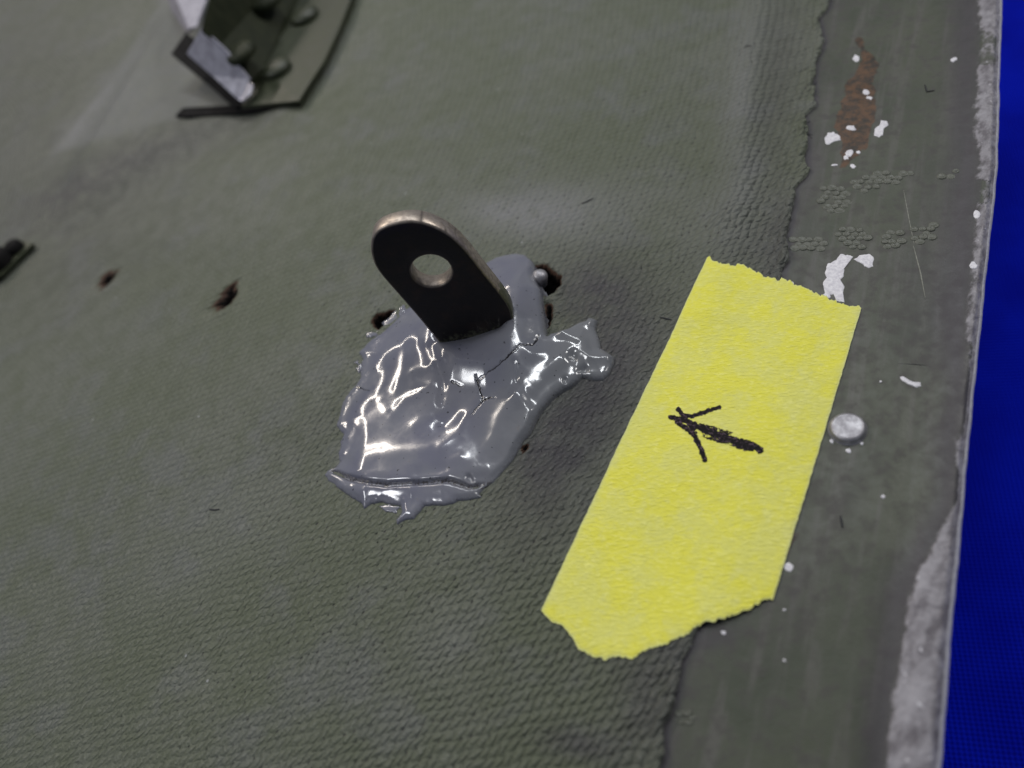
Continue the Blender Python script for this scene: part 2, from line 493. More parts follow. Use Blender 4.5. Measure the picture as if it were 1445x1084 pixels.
def mask_sum(px, py, items):
    r = np.zeros(px.shape)
    for x, y, rx, ry, ang, amp in items:
        a = math.radians(ang); dx = px - x; dy = py - y
        u = dx * math.cos(a) + dy * math.sin(a); v = -dx * math.sin(a) + dy * math.cos(a)
        r += amp * np.exp(-(u / rx) ** 2 - (v / ry) ** 2)
    return r

HOLES = [([(523, 452), (531, 443), (541, 440), (548, 437), (557, 438), (558, 448), (551, 455), (544, 458), (536, 465), (526, 462)], 1.6),
         ([(306, 438), (303, 431), (312, 418), (321, 407), (330, 401), (335, 406), (333, 417), (326, 428), (315, 434)], 1.2),
         ([(141, 402), (143, 394), (151, 386), (160, 384), (160, 390), (153, 399), (145, 406)], 1.0),
         ([(752, 386), (757, 374), (771, 372), (782, 384), (791, 388), (792, 402), (784, 412), (774, 419), (766, 418), (758, 400)], 2.2),
         ([(769, 430), (779, 428), (780, 445), (776, 460), (768, 470)], .8),
         ([(733, 632), (745, 626), (748, 632), (738, 640)], .5)]

# fabric: rows follow y, columns are measured leftwards from the torn seam
ys = np.concatenate([np.arange(-98, -62, .8), np.arange(-62, 62, .34), np.arange(62, 120, .7), np.arange(120, 330, 2.2), np.geomspace(335, 900, 25)])
qs = np.concatenate([[-.35, -.12, -.03, .05, .15, .3, .5, .75], np.arange(1.0, 130, .36), np.arange(130, 330, 2.2), np.geomspace(335, 700, 20)])
Y, Q = np.meshgrid(ys, qs, indexing='ij')
X = seam_x(Y) - np.maximum(Q, 0) + np.where(Q < 0, -Q * .8, 0)
Xs = np.interp(Y, seam_w[:, 1], seam_w[:, 0])
fade = np.exp(-np.maximum(Q, 0) / 6.0)
X = X * fade + (Xs - Q) * (1 - fade)
Z = H(X, Y)
PX, PY = proj(np.stack([X, Y, Z], -1))
wob = 3.0 * fbm(PX / 6, PY / 6, 11, 3)
hole = np.zeros(X.shape)
for poly, dp in HOLES:
    sd = sdist(PX, PY, poly, 30) + wob + (1.5 if poly[0][0] < 400 else -.5)
    m = ss(-3, 4, sd); hole = np.maximum(hole, m)
    Z = Z - dp * ss(-1, 6, sd) + .22 * np.exp(-((sd + 4) / 4.) ** 2)
# ragged rolled lip at the torn seam
TAPEPX = [(1000, 355), (1222, 430), (1095, 850), (1035, 880), (985, 893), (880, 938), (820, 925), (758, 865)]
bare = 1 - ss(-14, -3, sdist(PX, PY, TAPEPX, 30))
Z = Z + bare * (.26 + .50 * fbm(Y / 1.6, Y * 0, 21, 3)) * np.exp(-((Q - .8) / .8) ** 2) * (Q > 0)
Z = np.where(Q < 0, Z - 1.3, Z)
rag = ss(14, 0, Q)
Z = Z + bare * rag * .26 * fbm(X / 1.1, Y / 1.1, 23, 3)
grime_shade = mask_sum(PX, PY, [(860, 500, 80, 115, 20, 1.0), (790, 625, 75, 45, -40, 1.1), (830, 400, 60, 40, 0, .7), (760, 720, 70, 90, 30, .55),
                          (930, 960, 60, 140, 12, .8), (1095, 120, 35, 160, 8, .5), (1060, 400, 60, 90, 12, .45), (880, 800, 50, 120, 25, .5),
                          (815, 1050, 55, 22, 10, .8), (0, 100, 240, 200, 0, .45), (60, 330, 200, 120, -20, .4), (230, 210, 170, 25, -25, .3), (1100, 330, 25, 60, 10, .5)])  # grime, plus painted darkening at the left edge and valley shade
grime_shade = np.clip(grime_shade, 0, 1)
pale = mask_sum(PX, PY, [(765, 300, 75, 32, -10, .75), (690, 295, 45, 22, 0, .5), (300, 760, 120, 60, -45, .25), (1045, 120, 22, 130, 8, .50), (830, 320, 90, 40, -30, .25), (1000, 330, 70, 50, -40, .22),
                         (630, 905, 90, 30, -45, .22), (130, 150, 14, 90, 35, .3), (1055, 255, 20, 60, 12, .35)])  # includes painted sheen behind the lug and highlight on the seam ridge
pale = pale + .45 * ss(-2, 4, sdist(PX, PY, [(70, 217), (150, 120), (240, -20), (500, -20), (420, 120), (250, 168), (120, 205)], 40))
grime_shade = np.clip(grime_shade + .18 * np.exp(-(near_dist(PX, PY, [(60, 300), (180, 225), (390, 170)], 90)[0] / 26.) ** 2) , 0, 1)  # shadow of the valley below the latch, painted in as a dark band
pin = .25 + ss(300, 800, PX + .25 * PY) * 1.0
coarse = .50 + .5 * ss(420, 1000, PX + .45 * (PY - 540)) + .0 * PX
coarse = np.where(PY < 340, coarse * (.75 + .25 * ss(900, 1080, PX)), coarse)
V = np.stack([X, Y, Z], -1).reshape(-1, 3)
Fq = grid_faces(*X.shape)[:, ::-1]
att = dict(grime_shade=grime_shade, pale=np.clip(pale, 0, 1), hole=hole, pin=pin, coarse=coarse)

panel = empty('canvas_covered_panel', (0, 0, 0), 'olive green canvas covered panel with worn bare metal edge against blue cloth', 'panel')
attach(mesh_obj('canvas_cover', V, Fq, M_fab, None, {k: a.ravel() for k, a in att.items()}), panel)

# smooth painted margin and its worn edge; columns run from under the fabric to the edge and over it
def base_h(x, y, q):
    """q: 0 at seam, 1 at edge"""
    h = H(x, y) - .62
    h = h + .35 * np.exp(-((q - .93) / .07) ** 2) - .30 * np.exp(-((q - .78) / .06) ** 2)
    return h
ys2 = np.concatenate([np.arange(-98, -62, .8), np.arange(-62, 75, .26), np.arange(75, 140, .8), np.arange(140, 330, 2.5), np.geomspace(335, 900, 20)])
qq = np.concatenate([np.linspace(-.35, 0, 14)[:-1], np.linspace(0, 1, 120)])
over = [(.25, -.12), (.45, -.40), (.52, -.9), (.52, -2.2), (.3, -3.2)]
Y2, Q2 = np.meshgrid(ys2, np.concatenate([qq, 1 + .01 * np.arange(1, 6)]), indexing='ij')
sx = np.interp(Y2, seam_w[:, 1], seam_w[:, 0]); ex = edge_x(Y2)
X2 = sx + (ex - .5 - sx) * np.minimum(Q2, 1)
Z2 = base_h(X2, Y2, np.minimum(Q2, 1))
edge_round = -.5 * ss(.955, 1.0, Q2) ** 2
Z2 = Z2 + edge_round
for k, (dx, dz) in enumerate(over):
    X2[:, len(qq) + k] += dx; Z2[:, len(qq) + k] += dz
PX2, PY2 = proj(np.stack([X2, Y2, Z2], -1))
wd, _ = seg_dist(PX2, PY2, WEAR)
wx = np.interp(PY2, [p[1] for p in WEAR], [p[0] for p in WEAR])
sgn = np.sign(PX2 - wx)
wear = np.clip(.5 + sgn * wd / 26.0, 0, 1)  # 0.5 on the traced limit of the bare metal
wear = wear * np.where(PY2 < 620, .50 + .30 * (vnoise(PY2 / 45., PY2 * 0, 4) > -.1), 1)
wear = np.maximum(wear, ss(.975, 1.0, Q2) * 1.1)
gr2 = np.exp(-((wx - PX2 - 12) / 30.) ** 2) * .9 * (PX2 < wx + 8)
gr2 = gr2 + .9 * np.exp(-(np.clip(X2 - sx, -1, 99) / .9) ** 2) + .35 * np.exp(-(np.clip(X2 - sx, -1, 99) / 4.) ** 2)
gr2 = gr2 + mask_sum(PX2, PY2, [(1310, 400, 40, 160, 5, .45), (1200, 380, 70, 30, 0, .3), (1140, 250, 20, 60, 0, .3), (1180, 470, 40, 40, 0, .4), (1120, 830, 30, 80, 15, .3), (1200, 700, 30, 80, 12, .25), (1015, 900, 40, 15, -20, .7)])
RUSTP = [(1202, 52), (1215, 55), (1221, 70), (1230, 74), (1242, 90), (1239, 100), (1233, 114), (1235, 148), (1231, 173), (1222, 207), (1209, 218), (1194, 236), (1186, 236), (1190, 200), (1184, 190), (1178, 177), (1180, 162), (1191, 144), (1194, 118), (1207, 103), (1216, 88), (1214, 70), (1203, 58)]
rust = ss(-9, 11, sdist(PX2, PY2, RUSTP, 30) + 4 * fbm(PX2 / 9, PY2 / 9, 15, 3)) + mask_sum(PX2, PY2, [(1205, 170, 40, 60, 0, .22), (1228, 45, 4, 12, 0, .45), (1113, 772, 7, 28, 10, .6), (1122, 758, 22, 7, -10, .4)])
Z2 = Z2 - .0 * rust
V2 = np.stack([X2, Y2, Z2], -1).reshape(-1, 3)
attach(mesh_obj('metal_margin', V2, grid_faces(*X2.shape), M_strip, None,
                dict(wear=wear.ravel(), grime_shade=np.clip(gr2, 0, 1).ravel(), rust=np.clip(rust, 0, 1).ravel())), panel)

def SURF(x, y):
    """top of whatever covers the panel here"""
    s = np.interp(y, seam_w[:, 1], seam_w[:, 0]); e = edge_x(y)
    q = (x - s) / (e - s)
    return np.where(x < s, H(x, y), base_h(x, y, np.clip(q, 0, 1)))

# ------------------------------------------------------------------ small raised marks on the panel
def blob_mesh(name, poly_px, mat, parent, th=.10, seed=0, jag=1.2, res=None, fn=SURF, smooth=True):
    """a thin flake whose outline is given in photo points, domed and ragged; a closed low solid"""
    P = np.asarray(poly_px, float)
    c = P.mean(0)
    pts = []
    for i in range(len(P)):
        a = P[i]; b = P[(i + 1) % len(P)]
        L = np.hypot(*(b - a)); k = max(1, int(L / 2.2))
        for j in range(k):
            t = j / k; q = a * (1 - t) + b * t
            nrm = (q - c) / max(1e-6, np.hypot(*(q - c)))
            pts.append(q + nrm * rng.normal(0, jag * .4))
    pts = np.array(pts)
    rings = []
    for s, z in ((1.0, -.06), (.93, th * .7), (.75, th), (.4, th * 1.08)):
        w = hp(c + (pts - c) * s, 0, fn); w[:, 2] += z; rings.append(w)
    cen = hp([c], 0, fn); cen[:, 2] += th * 1.1
    n_ = len(pts); V = np.vstack(rings + [cen]); Fc = []
    for r in range(3):
        for i in range(n_):
            j = (i + 1) % n_
            Fc.append((r * n_ + i, (r + 1) * n_ + i, (r + 1) * n_ + j, r * n_ + j)[::-1])
    for i in range(n_):
        Fc.append((3 * n_ + i, 4 * n_, 3 * n_ + (i + 1) % n_)[::-1])
    return attach(mesh_obj(name, V, Fc, mat, None, None, smooth), parent)

def ell(x, y, rx, ry, ang=0, n=10, j=.18):
    a = math.radians(ang); r = []
    for k in range(n):
        t = 2 * math.pi * k / n; f = 1 + rng.uniform(-j, j)
        u, v = rx * f * math.cos(t), ry * f * math.sin(t)
        r.append((x + u * math.cos(a) - v * math.sin(a), y + u * math.sin(a) + v * math.cos(a)))
    return r

WHITE = [ell(1208, 83, 5, 5), ell(1222, 131, 5, 4, 30), ell(1227, 139, 5, 3, 10), ell(1201, 181, 8, 4, 15),
         [(1163, 195), (1168, 188), (1177, 186), (1186, 192), (1187, 198), (1176, 200), (1170, 205), (1165, 203)],
         [(1233, 192), (1234, 182), (1241, 177), (1243, 170), (1252, 170), (1254, 177), (1248, 181), (1246, 191), (1240, 194)],
         ell(1199, 216, 5, 6, 40), ell(1194, 223, 4, 3), ell(1211, 215, 4, 2), ell(1204, 235, 4, 3), ell(1178, 233, 5, 1.6),
         [(1164, 419), (1160, 400), (1166, 392), (1163, 385), (1167, 372), (1180, 366), (1186, 357), (1196, 359), (1205, 361), (1200, 368), (1192, 372), (1191, 390), (1186, 396), (1192, 405), (1190, 414), (1192, 428), (1180, 426), (1176, 416)],
         [(1204, 366), (1215, 359), (1228, 358), (1234, 364), (1232, 376), (1226, 379), (1214, 372)],
         ell(1118, 400, 4, 3, 20), ell(1166, 418, 6, 4), ell(1346, 84, 5, 3, -20), ell(1113, 800, 8, 6.5, 20), ell(1107, 861, 2.4, 2), ell(1021, 893, 4, 3, 30), ell(1107, 932, 2.2, 2),
         ell(1197, 636, 4, 3.4), ell(1174, 623, 3, 3), ell(1216, 626, 2.5, 2), ell(1246, 701, 3.4, 3), ell(1243, 539, 2.2, 1.6), ell(1374, 375, 6, 5, 30), ell(1378, 303, 5, 6),
         [(1269, 532), (1274, 531), (1282, 536), (1290, 540), (1299, 540), (1301, 545), (1293, 547), (1283, 543), (1274, 538)]]
for p_ in WHITE:
    blob_mesh('primer_fleck', p_, M_white, panel, .07)
# honeycomb glue residue left by the lifted canvas: many low beads per patch, one mesh a patch
def residue(poly_px, pitch=12.0):
    P = np.asarray(poly_px, float); x0, y0 = P.min(0); x1, y1 = P.max(0)
    V = []; Fc = []; r = 0; y = y0; cs = []
    while y <= y1:
        x = x0 + (pitch * .55 if r % 2 else 0)
        while x <= x1:
            cx = x + rng.normal(0, .8) + (y - y0) * .15; cy = y + rng.normal(0, .6)
            cs.append((cx, cy))
            x += pitch
        y += pitch * .52; r += 1
    cs = np.array(cs); cs = cs[inside(cs[:, 0], cs[:, 1], poly_px)]
    k = 9; R1 = pitch * .56; t = 2 * math.pi * np.arange(k) / k
    lev = [(1.12, -.03), (.98, .14), (.74, .17), (.42, .05)]
    cs = cs[rng.random(len(cs)) > .12]; rs = R1 * rng.uniform(.72, 1.12, (len(cs), 1)); zs = rng.uniform(.35, 1.1, (len(cs), 1, 1))
    gx_ = np.stack([cs[:, :1] + rs * s_ * np.cos(t) for s_, _ in lev], 1); gy_ = np.stack([cs[:, 1:] + rs * .6 * s_ * np.sin(t) for s_, _ in lev], 1)
    V = hit(gx_, gy_, 0, SURF) + (np.array([z for _, z in lev])[None, :, None] * np.where(np.array([z for _, z in lev])[None, :, None] > 0, zs, 1))[..., None] * np.array([0, 0, 1.])
    V = V.reshape(-1, 3)
    for b in range(0, len(V), 4 * k):
        for rr in range(3):
            for i in range(k):
                j = (i + 1) % k
                Fc.append((b + rr * k + i, b + rr * k + j, b + (rr + 1) * k + j, b + (rr + 1) * k + i))
        Fc.append(tuple(b + 3 * k + i for i in range(k)))
    if len(V): attach(mesh_obj('glue_residue', V, Fc, M_res, None), panel)
residue([(1200, 262), (1205, 248), (1250, 240), (1285, 232), (1284, 250), (1250, 262), (1218, 270)])
residue([(1155, 270), (1170, 260), (1190, 262), (1203, 290), (1190, 303), (1165, 302), (1158, 285)])
residue([(1180, 330), (1190, 318), (1215, 322), (1233, 340), (1228, 350), (1200, 350), (1185, 342)])
residue([(1238, 340), (1252, 325), (1275, 322), (1278, 340), (1260, 349), (1243, 350)])
residue([(1282, 335), (1290, 322), (1318, 317), (1322, 330), (1305, 345), (1288, 345)])
residue([(1112, 342), (1130, 332), (1168, 340), (1165, 352), (1140, 358), (1118, 354)])
residue([(1315, 250), (1340, 245), (1352, 236), (1356, 246), (1340, 253), (1318, 253)])
residue([(950, 1010), (965, 1000), (984, 1012), (982, 1022), (960, 1020)])

def strand(name, pts, rad, mat, parent=None, lift=.05, k=6, fn=SURF, taper=True):
    """a thin thread or scratch ridge lying on the surface"""
    P = np.asarray(pts, float); Q = []
    for i in range(len(P) - 1):
        m = max(2, int(np.hypot(*(P[i + 1] - P[i])) / 3))
        for j in range(m): Q.append(P[i] * (1 - j / m) + P[i + 1] * j / m)
    Q.append(P[-1]); Q = np.array(Q)
    W = hp(Q, 0, fn); W[:, 2] += lift
    V = []; n_ = len(W)
    for i in range(n_):
        d = W[min(i + 1, n_ - 1)] - W[max(i - 1, 0)]; d /= np.linalg.norm(d)
        s_ = np.cross(d, [0, 0, 1.]); s_ /= np.linalg.norm(s_); u_ = np.cross(s_, d)
        r_ = rad * (.35 + .65 * math.sin(math.pi * (i + .5) / n_) if taper else 1)
        for q in range(k):
            t = 2 * math.pi * q / k
            V.append(W[i] + s_ * r_ * math.cos(t) + u_ * r_ * .6 * math.sin(t))
    Fc = [(i * k + q, i * k + (q + 1) % k, (i + 1) * k + (q + 1) % k, (i + 1) * k + q) for i in range(n_ - 1) for q in range(k)]
    Fc += [tuple(range(k))[::-1], tuple((n_ - 1) * k + q for q in range(k))]
    o = mesh_obj(name, V, Fc, mat, None)
    if parent: attach(o, parent)
    return o
strand('scratch', [(1275, 268), (1283, 310), (1290, 345)], .07, M_scr, panel, -.01)
strand('scratch', [(1289, 347), (1299, 385), (1306, 422)], .10, M_scr, panel, .0)
strand('scratch', [(1260, 513), (1290, 514), (1313, 516)], .06, M_lint, panel, -.02)

# ------------------------------------------------------------------ yellow tape
TOP = [(998, 362), (1008, 368), (1020, 372), (1049, 375), (1063, 382), (1080, 391), (1105, 397), (1128, 407), (1140, 411), (1156, 419), (1184, 429), (1200, 434), (1215, 435)]
BOT = [(764, 863), (780, 878), (793, 883), (803, 895), (810, 902), (815, 914), (824, 919), (832, 926), (855, 930), (864, 926), (872, 925), (886, 930), (905, 924), (926, 914), (954, 902), (970, 897), (982, 886), (1010, 880),
       (1032, 874), (1050, 864), (1062, 860), (1077, 849), (1091, 846)]
def resample(poly, n):
    P = np.asarray(poly, float); L = np.concatenate([[0], np.cumsum(np.hypot(*(P[1:] - P[:-1]).T))]); L /= L[-1]
    t = np.linspace(0, 1, n); return np.stack([np.interp(t, L, P[:, 0]), np.interp(t, L, P[:, 1])], 1)
def frac_of(poly):  # fraction across the tape instead of arc length
    P = np.asarray(poly, float); a, b = P[0], P[-1]; d = (b - a); return ((P - a) @ d) / (d @ d)
NW, NS = 220, 420
wv_ = np.linspace(0, 1, NW)
def endline(poly, seed, amp):
    f = np.maximum.accumulate(frac_of(poly) + np.arange(len(poly)) * 1e-6); P = np.asarray(poly, float)
    x = np.interp(wv_, f, P[:, 0]); y = np.interp(wv_, f, P[:, 1])
    return np.stack([x + amp * .10 * fbm(wv_ * 70, wv_ * 0, seed, 3), y + amp * fbm(wv_ * 50, wv_ * 0, seed + 5, 4)], 1)
T_ = endline(TOP, 40, 4.5); B_ = endline(BOT, 60, 5.0)
Tw = hp(T_, 0, SURF)[:, :2]; Bw = hp(B_, 0, SURF)[:, :2]
sv = np.linspace(0, 1, NS)
XY = Tw[None] * (1 - sv)[:, None, None] + Bw[None] * sv[:, None, None]
bow = np.sin(np.pi * sv)[:, None] * .25
XY[..., 0] += bow * (wv_[None] - .5)
XY[..., 0] += (.09 * fbm(sv * 60, sv * 0, 77, 3))[:, None] * (np.abs(wv_ - .5) * 2)[None] ** 8
X_, Y_ = XY[..., 0], XY[..., 1]
s_ = np.interp(Y_, seam_w[:, 1], seam_w[:, 0])
q_ = np.clip((X_ - s_) / (edge_x(Y_) - s_), 0, 1)
bl = ss(0, 15, X_ - s_)
Zt = H(X_, Y_) * (1 - bl) + base_h(X_, Y_, q_) * bl + .20 
Zt = Zt + .03 * fbm(X_ / 2.2, Y_ / 2.2, 90, 3) + .06 * fbm(X_ / 9, Y_ / 9, 91, 2) + .04
endp = np.minimum(sv, 1 - sv)[:, None] * 52; sidep = np.minimum(wv_, 1 - wv_)[None] * 25
Zt = Zt + .10 * (fbm(X_ / 1.8, Y_ / 1.8, 92, 2)) * np.exp(-endp / 1.2) - .10 * np.exp(-np.minimum(endp, sidep + 0 * endp) / .25)
def tape_z(x, y):
    s = np.interp(y, seam_w[:, 1], seam_w[:, 0]); q = np.clip((x - s) / (edge_x(y) - s), 0, 1); b = ss(0, 15, x - s)
    return H(x, y) * (1 - b) + base_h(x, y, q) * b + .24 + .03 * fbm(x / 2.2, y / 2.2, 90, 3) + .06 * fbm(x / 9, y / 9, 91, 2)
edge_a = np.exp(-np.minimum(endp, sidep + 0 * endp) / .16)
V = np.stack([X_, Y_, Zt], -1)
# skirt: thickness of the tape
ring_i = [(0, j) for j in range(NW)] + [(i, NW - 1) for i in range(1, NS)] + [(NS - 1, j) for j in range(NW - 2, -1, -1)] + [(i, 0) for i in range(NS - 2, 0, -1)]
ri = np.array([i * NW + j for i, j in ring_i]); Vf = V.reshape(-1, 3); sk = Vf[ri].copy(); sk[:, 2] -= .14
Fq = grid_faces(NS, NW)[:, ::-1]; base_n = len(Vf); k = len(ri)
Fs = np.array([(ri[i], ri[(i + 1) % k], base_n + (i + 1) % k, base_n + i) for i in range(k)])[:, ::-1]
Vall = np.vstack([Vf, sk]); Fall = np.vstack([Fq, Fs])
tape = mesh_obj('masking_tape', Vall, Fall[:, ::-1], M_tape, None, dict(edge=np.concatenate([edge_a.ravel(), np.ones(k)])))
tag(tape, 'strip of yellow crepe masking tape with torn ends and a black arrow drawn on it', 'tape')

# arrow: marker strokes as a skin of ink on the tape
def z5(x, y): return (920 + x / 7.744, 540 + y / 7.744)
STRK = [([(205, 378), (300, 395), (400, 430), (520, 490), (640, 545)], 5.2, 1.0),
        ([(560, 505), (700, 560), (850, 620), (980, 670), (1080, 690)], 7.8, 1.0),
        ([(980, 640), (1060, 665), (1130, 700), (1190, 748)], 6.0, 1.1),
        ([(270, 430), (360, 490), (450, 560), (500, 650), (540, 740), (580, 850)], 5.0, .85),
        ([(330, 350), (430, 370), (540, 335), (640, 300), (740, 268)], 3.8, .95),
        ([(290, 290), (330, 350), (400, 440), (470, 540)], 4.6, .8),
        ([(520, 460), (700, 500), (860, 560)], 3.6, .55), ([(560, 580), (760, 650), (950, 710), (1100, 740)], 3.2, .55)]
rr = hp([z5(150, 220), z5(1260, 220), z5(1260, 920), z5(150, 920)], 0, tape_z)
ax_ = np.linspace(rr[:, 0].min(), rr[:, 0].max(), 240); ay_ = np.linspace(rr[:, 1].min(), rr[:, 1].max(), 200)
AX, AY = np.meshgrid(ax_, ay_, indexing='xy'); AZ = tape_z(AX, AY) + .030
apx, apy = proj(np.stack([AX, AY, AZ], -1))
ink = np.zeros(AX.shape)
for pts, hw, am in STRK:
    d, f = seg_dist(apx, apy, [z5(*p) for p in pts])
    ink = np.maximum(ink, am * ss(hw * 1.08, hw * .30, d + 1.0 * fbm(apx / 2.5, apy / 2.5, 33, 2)))
Fq = grid_faces(*AX.shape, mask=(ink > .03))
Vc, Fc_, at_ = compact(np.stack([AX, AY, AZ], -1).reshape(-1, 3), Fq, dict(ink=ink))
mesh_obj('drawn_arrow', Vc, Fc_, M_ink, tape, at_)

# ------------------------------------------------------------------ sealant blob
def z2(x, y): return (450 + x / 3.189, 260 + y / 3.189)
def z3(x, y): return (430 + x / 3.011, 400 + y / 3.011)
OUT = [(640, 400), (690, 372), (700, 366), (716, 362), (730, 360), (742, 362), (753, 371), (757, 382), (756, 395), (761, 406), (767, 414), (768, 436), (771, 452), (773, 476), (774, 478), (778, 474),
       (792, 470), (806, 464), (817, 457), (826, 454), (831, 449), (837, 450), (843, 453), (840, 464), (845, 478), (848, 492), (858, 498), (867, 505), (866, 516), (859, 530), (852, 537), (845, 537), (834, 537), (823, 533),
       (816, 541), (807, 548), (796, 553), (785, 561), (775, 571), (767, 580), (762, 588), (757, 596), (750, 612), (739, 626), (732, 638), (722, 652), (708, 668), (696, 681), (683, 690), (676, 698), (680, 702), (662, 706), (646, 707), (640, 711),
       (626, 714), (612, 713), (599, 715), (594, 722), (584, 732), (574, 733), (561, 740), (560, 734), (567, 724), (566, 714), (552, 712), (540, 709), (525, 711), (514, 718), (511, 712), (500, 704), (490, 698), (475, 686), (464, 678), (459, 670), (464, 664), (474, 660),
       (480, 652), (478, 640), (480, 632), (482, 622), (485, 613), (476, 602), (476, 596), (480, 580), (483, 569), (492, 555), (503, 543), (509, 532), (508, 523), (512, 508), (507, 498), (514, 490), (520, 483), (530, 476), (543, 468), (552, 458), (562, 448), (574, 436), (600, 420)]
ow = hp(OUT)
bx0, bx1 = ow[:, 0].min() - 2, ow[:, 0].max() + 2; by0, by1 = ow[:, 1].min() - 2, ow[:, 1].max() + 2
st_ = .11
SX, SY = np.meshgrid(np.arange(bx0, bx1, st_), np.arange(by0, by1, st_), indexing='xy')
S0 = H(SX, SY)
spx, spy = proj(np.stack([SX, SY, S0], -1))
near = (spx > 440) & (spx < 890) & (spy > 340) & (spy < 760)
sd = sdist(spx, spy, OUT) + (1.2 * ss(620, 520, spx) * ss(16, 2, sdist(spx, spy, OUT)) + .5) * fbm(spx / 8, spy / 8, 51, 3)
RIDG = []
def rg(pts, wdt, amp, f=z3): RIDG.append(([f(*p) for p in pts], wdt, amp))
rg([(245, 330), (300, 250)], 6, .45)
rg([(310, 360), (380, 300), (440, 262), (500, 245), (530, 278)], 6, .55)
rg([(445, 270), (438, 330), (430, 385), (400, 470)], 6, .55)
rg([(480, 392), (545, 372), (605, 350)], 5, .5); rg([(600, 355), (608, 405)], 4, .3)
rg([(462, 405), (480, 440), (540, 452), (490, 490), (440, 510), (385, 578)], 5.5, .5)
rg([(335, 515), (358, 552)], 5, .4); rg([(240, 530), (270, 505)], 6, .4); rg([(190, 660), (215, 605)], 5, .4); rg([(170, 730), (185, 705)], 4, .4)
rg([(475, 620), (500, 595), (545, 583)], 5, .35); rg([(580, 465), (598, 480)], 4, .3)
rg([(235, 755), (320, 738), (440, 733), (575, 715)], 8, .45)
rg([(690, 590), (665, 660), (600, 720)], 7, .55)
rg([(620, 775), (670, 755)], 6, .4)
rg([(780, 790), (800, 720), (840, 600), (890, 530), (925, 490)], 8, .5)
rg([(730, 810), (800, 812), (865, 765), (895, 690), (940, 630), (952, 560), (920, 505)], 7, .8)
rg([(975, 335), (1030, 312), (1060, 262), (1095, 232)], 7, .7)
rg([(1105, 235), (1150, 250), (1192, 268), (1198, 310), (1215, 327), (1300, 327)], 6, .8)
rg([(980, 475), (1025, 425), (1060, 390), (1100, 350)], 7, .7)
rg([(1180, 405), (1260, 415), (1295, 395)], 5, .5)
rg([(255, 892), (380, 890), (490, 900), (600, 885), (690, 895), (760, 885)], 7, .75)
rg([(95, 810), (160, 860), (255, 892)], 6, .7)
rg([(430, 930), (435, 970), (400, 1010)], 4, .5); rg([(490, 955), (450, 990)], 4, .45)
rg([(900, 375), (940, 405), (975, 375)], 5, .5, z2); rg([(930, 450), (985, 475)], 4, .4, z2)
rg([(1015, 500), (1025, 600), (1035, 680)], 5, .35, z2)
rg([(1215, 610), (1215, 650)], 5, .4, z2)
rg([(440, 620), (380, 500)], 6, .4, z2)
GRV = []
def gv(pts, wdt, amp, f=z3): GRV.append(([f(*p) for p in pts], wdt, amp))
gv([(120, 800), (200, 838), (280, 858), (360, 866), (480, 858), (620, 848), (700, 872), (790, 860)], 3.2, .9)
gv([(905, 380), (912, 450)], 5, .35); gv([(640, 560), (600, 600)], 14, .4); gv([(600, 800), (500, 820)], 10, .25)
gv([(1145, 330), (1146, 336)], 6, .7); gv([(1180, 385), (1192, 378)], 5, .8); gv([(1113, 428), (1114, 434)], 4, .6); gv([(705, 835), (712, 845)], 4, .5)
gv([(560, 300), (600, 420), (590, 520)], 7, .30)
CRK = [[(1008, 250), (985, 300), (935, 310), (900, 345), (850, 385), (800, 415), (750, 445)], [(743, 425), (765, 505), (763, 520), (740, 545), (715, 572)], [(765, 515), (800, 505), (820, 508)],
       [(222, 443), (250, 455), (280, 467)], [(640, 440), (680, 460)]]
armm = ss(650, 750, spx + .3 * (560 - spy))
rim_w = 26.0 - 15 * np.maximum(armm, ss(676, 690, spy + (spx - 570) * .03))
u = np.clip(sd / rim_w, -1, 1)
prof = np.where(u > 0, np.sqrt(np.clip(1 - (1 - u) ** 2, 0, 1)), 0)
T = (.55 + .75 * armm * (1 - .75 * ss(795, 845, spx))) * prof
T = T + .55 * ss(8, 40, sd) + .16 * fbm(spx / 60, spy / 60, 52, 2) * ss(0, 20, sd)
T = T + .035 * fbm(spx / 40, spy / 26, 54, 2) * ss(0, 12, sd)
inn = ss(1, 9, sd)
for pts, wdt, amp in RIDG:
    d, f = near_dist(spx, spy, pts, wdt * 4)
    T = T + amp * (.22 + .20 * armm) * np.exp(-(d / (wdt * 1.35)) ** 2) * inn * (1 + .3 * fbm(spx / 30, spy / 30, 53, 2))
for pts, wdt, amp in GRV:
    d, f = near_dist(spx, spy, pts, wdt * 3.5); T = T - amp * .8 * np.exp(-(d / wdt) ** 2) * inn
# sealant heaped round the foot of the lug
d, f = seg_dist(spx, spy, [(626, 494), (650, 512), (684, 508), (716, 490), (734, 456), (740, 425)])
T = T + .25 * np.exp(-(d / 18.) ** 1.6) * ss(0, 25, sd) + .35 * np.exp(-(d / 46.) ** 2) * ss(0, 30, sd)
d, f = near_dist(spx, spy, [(632, 484), (668, 480), (706, 470)], 60); T = T - 1.3 * np.exp(-(d / 13.) ** 2)
T = T + 1.0 * ss(-26, 16, sdist(spx, spy, [(606, 470), (622, 515), (645, 534), (690, 540), (735, 522), (762, 480), (764, 430), (740, 400)]))
crack = np.zeros(T.shape); wf1 = 1.4 * fbm(spx / 4, spy / 4, 61, 2); wf2 = 1.4 * fbm(spx / 4, spy / 4, 62, 2)
for pts in CRK:
    d, f = near_dist(spx + wf1, spy + wf2, [z3(*p) for p in pts], 12)
    m = np.exp(-(d / 1.5) ** 2) * (1 - .45 * f); crack = np.maximum(crack, m); T = T - .12 * m * inn
T = np.where(sd > 0, T, np.maximum(sd * .25, -.9))
SZ = S0 + T
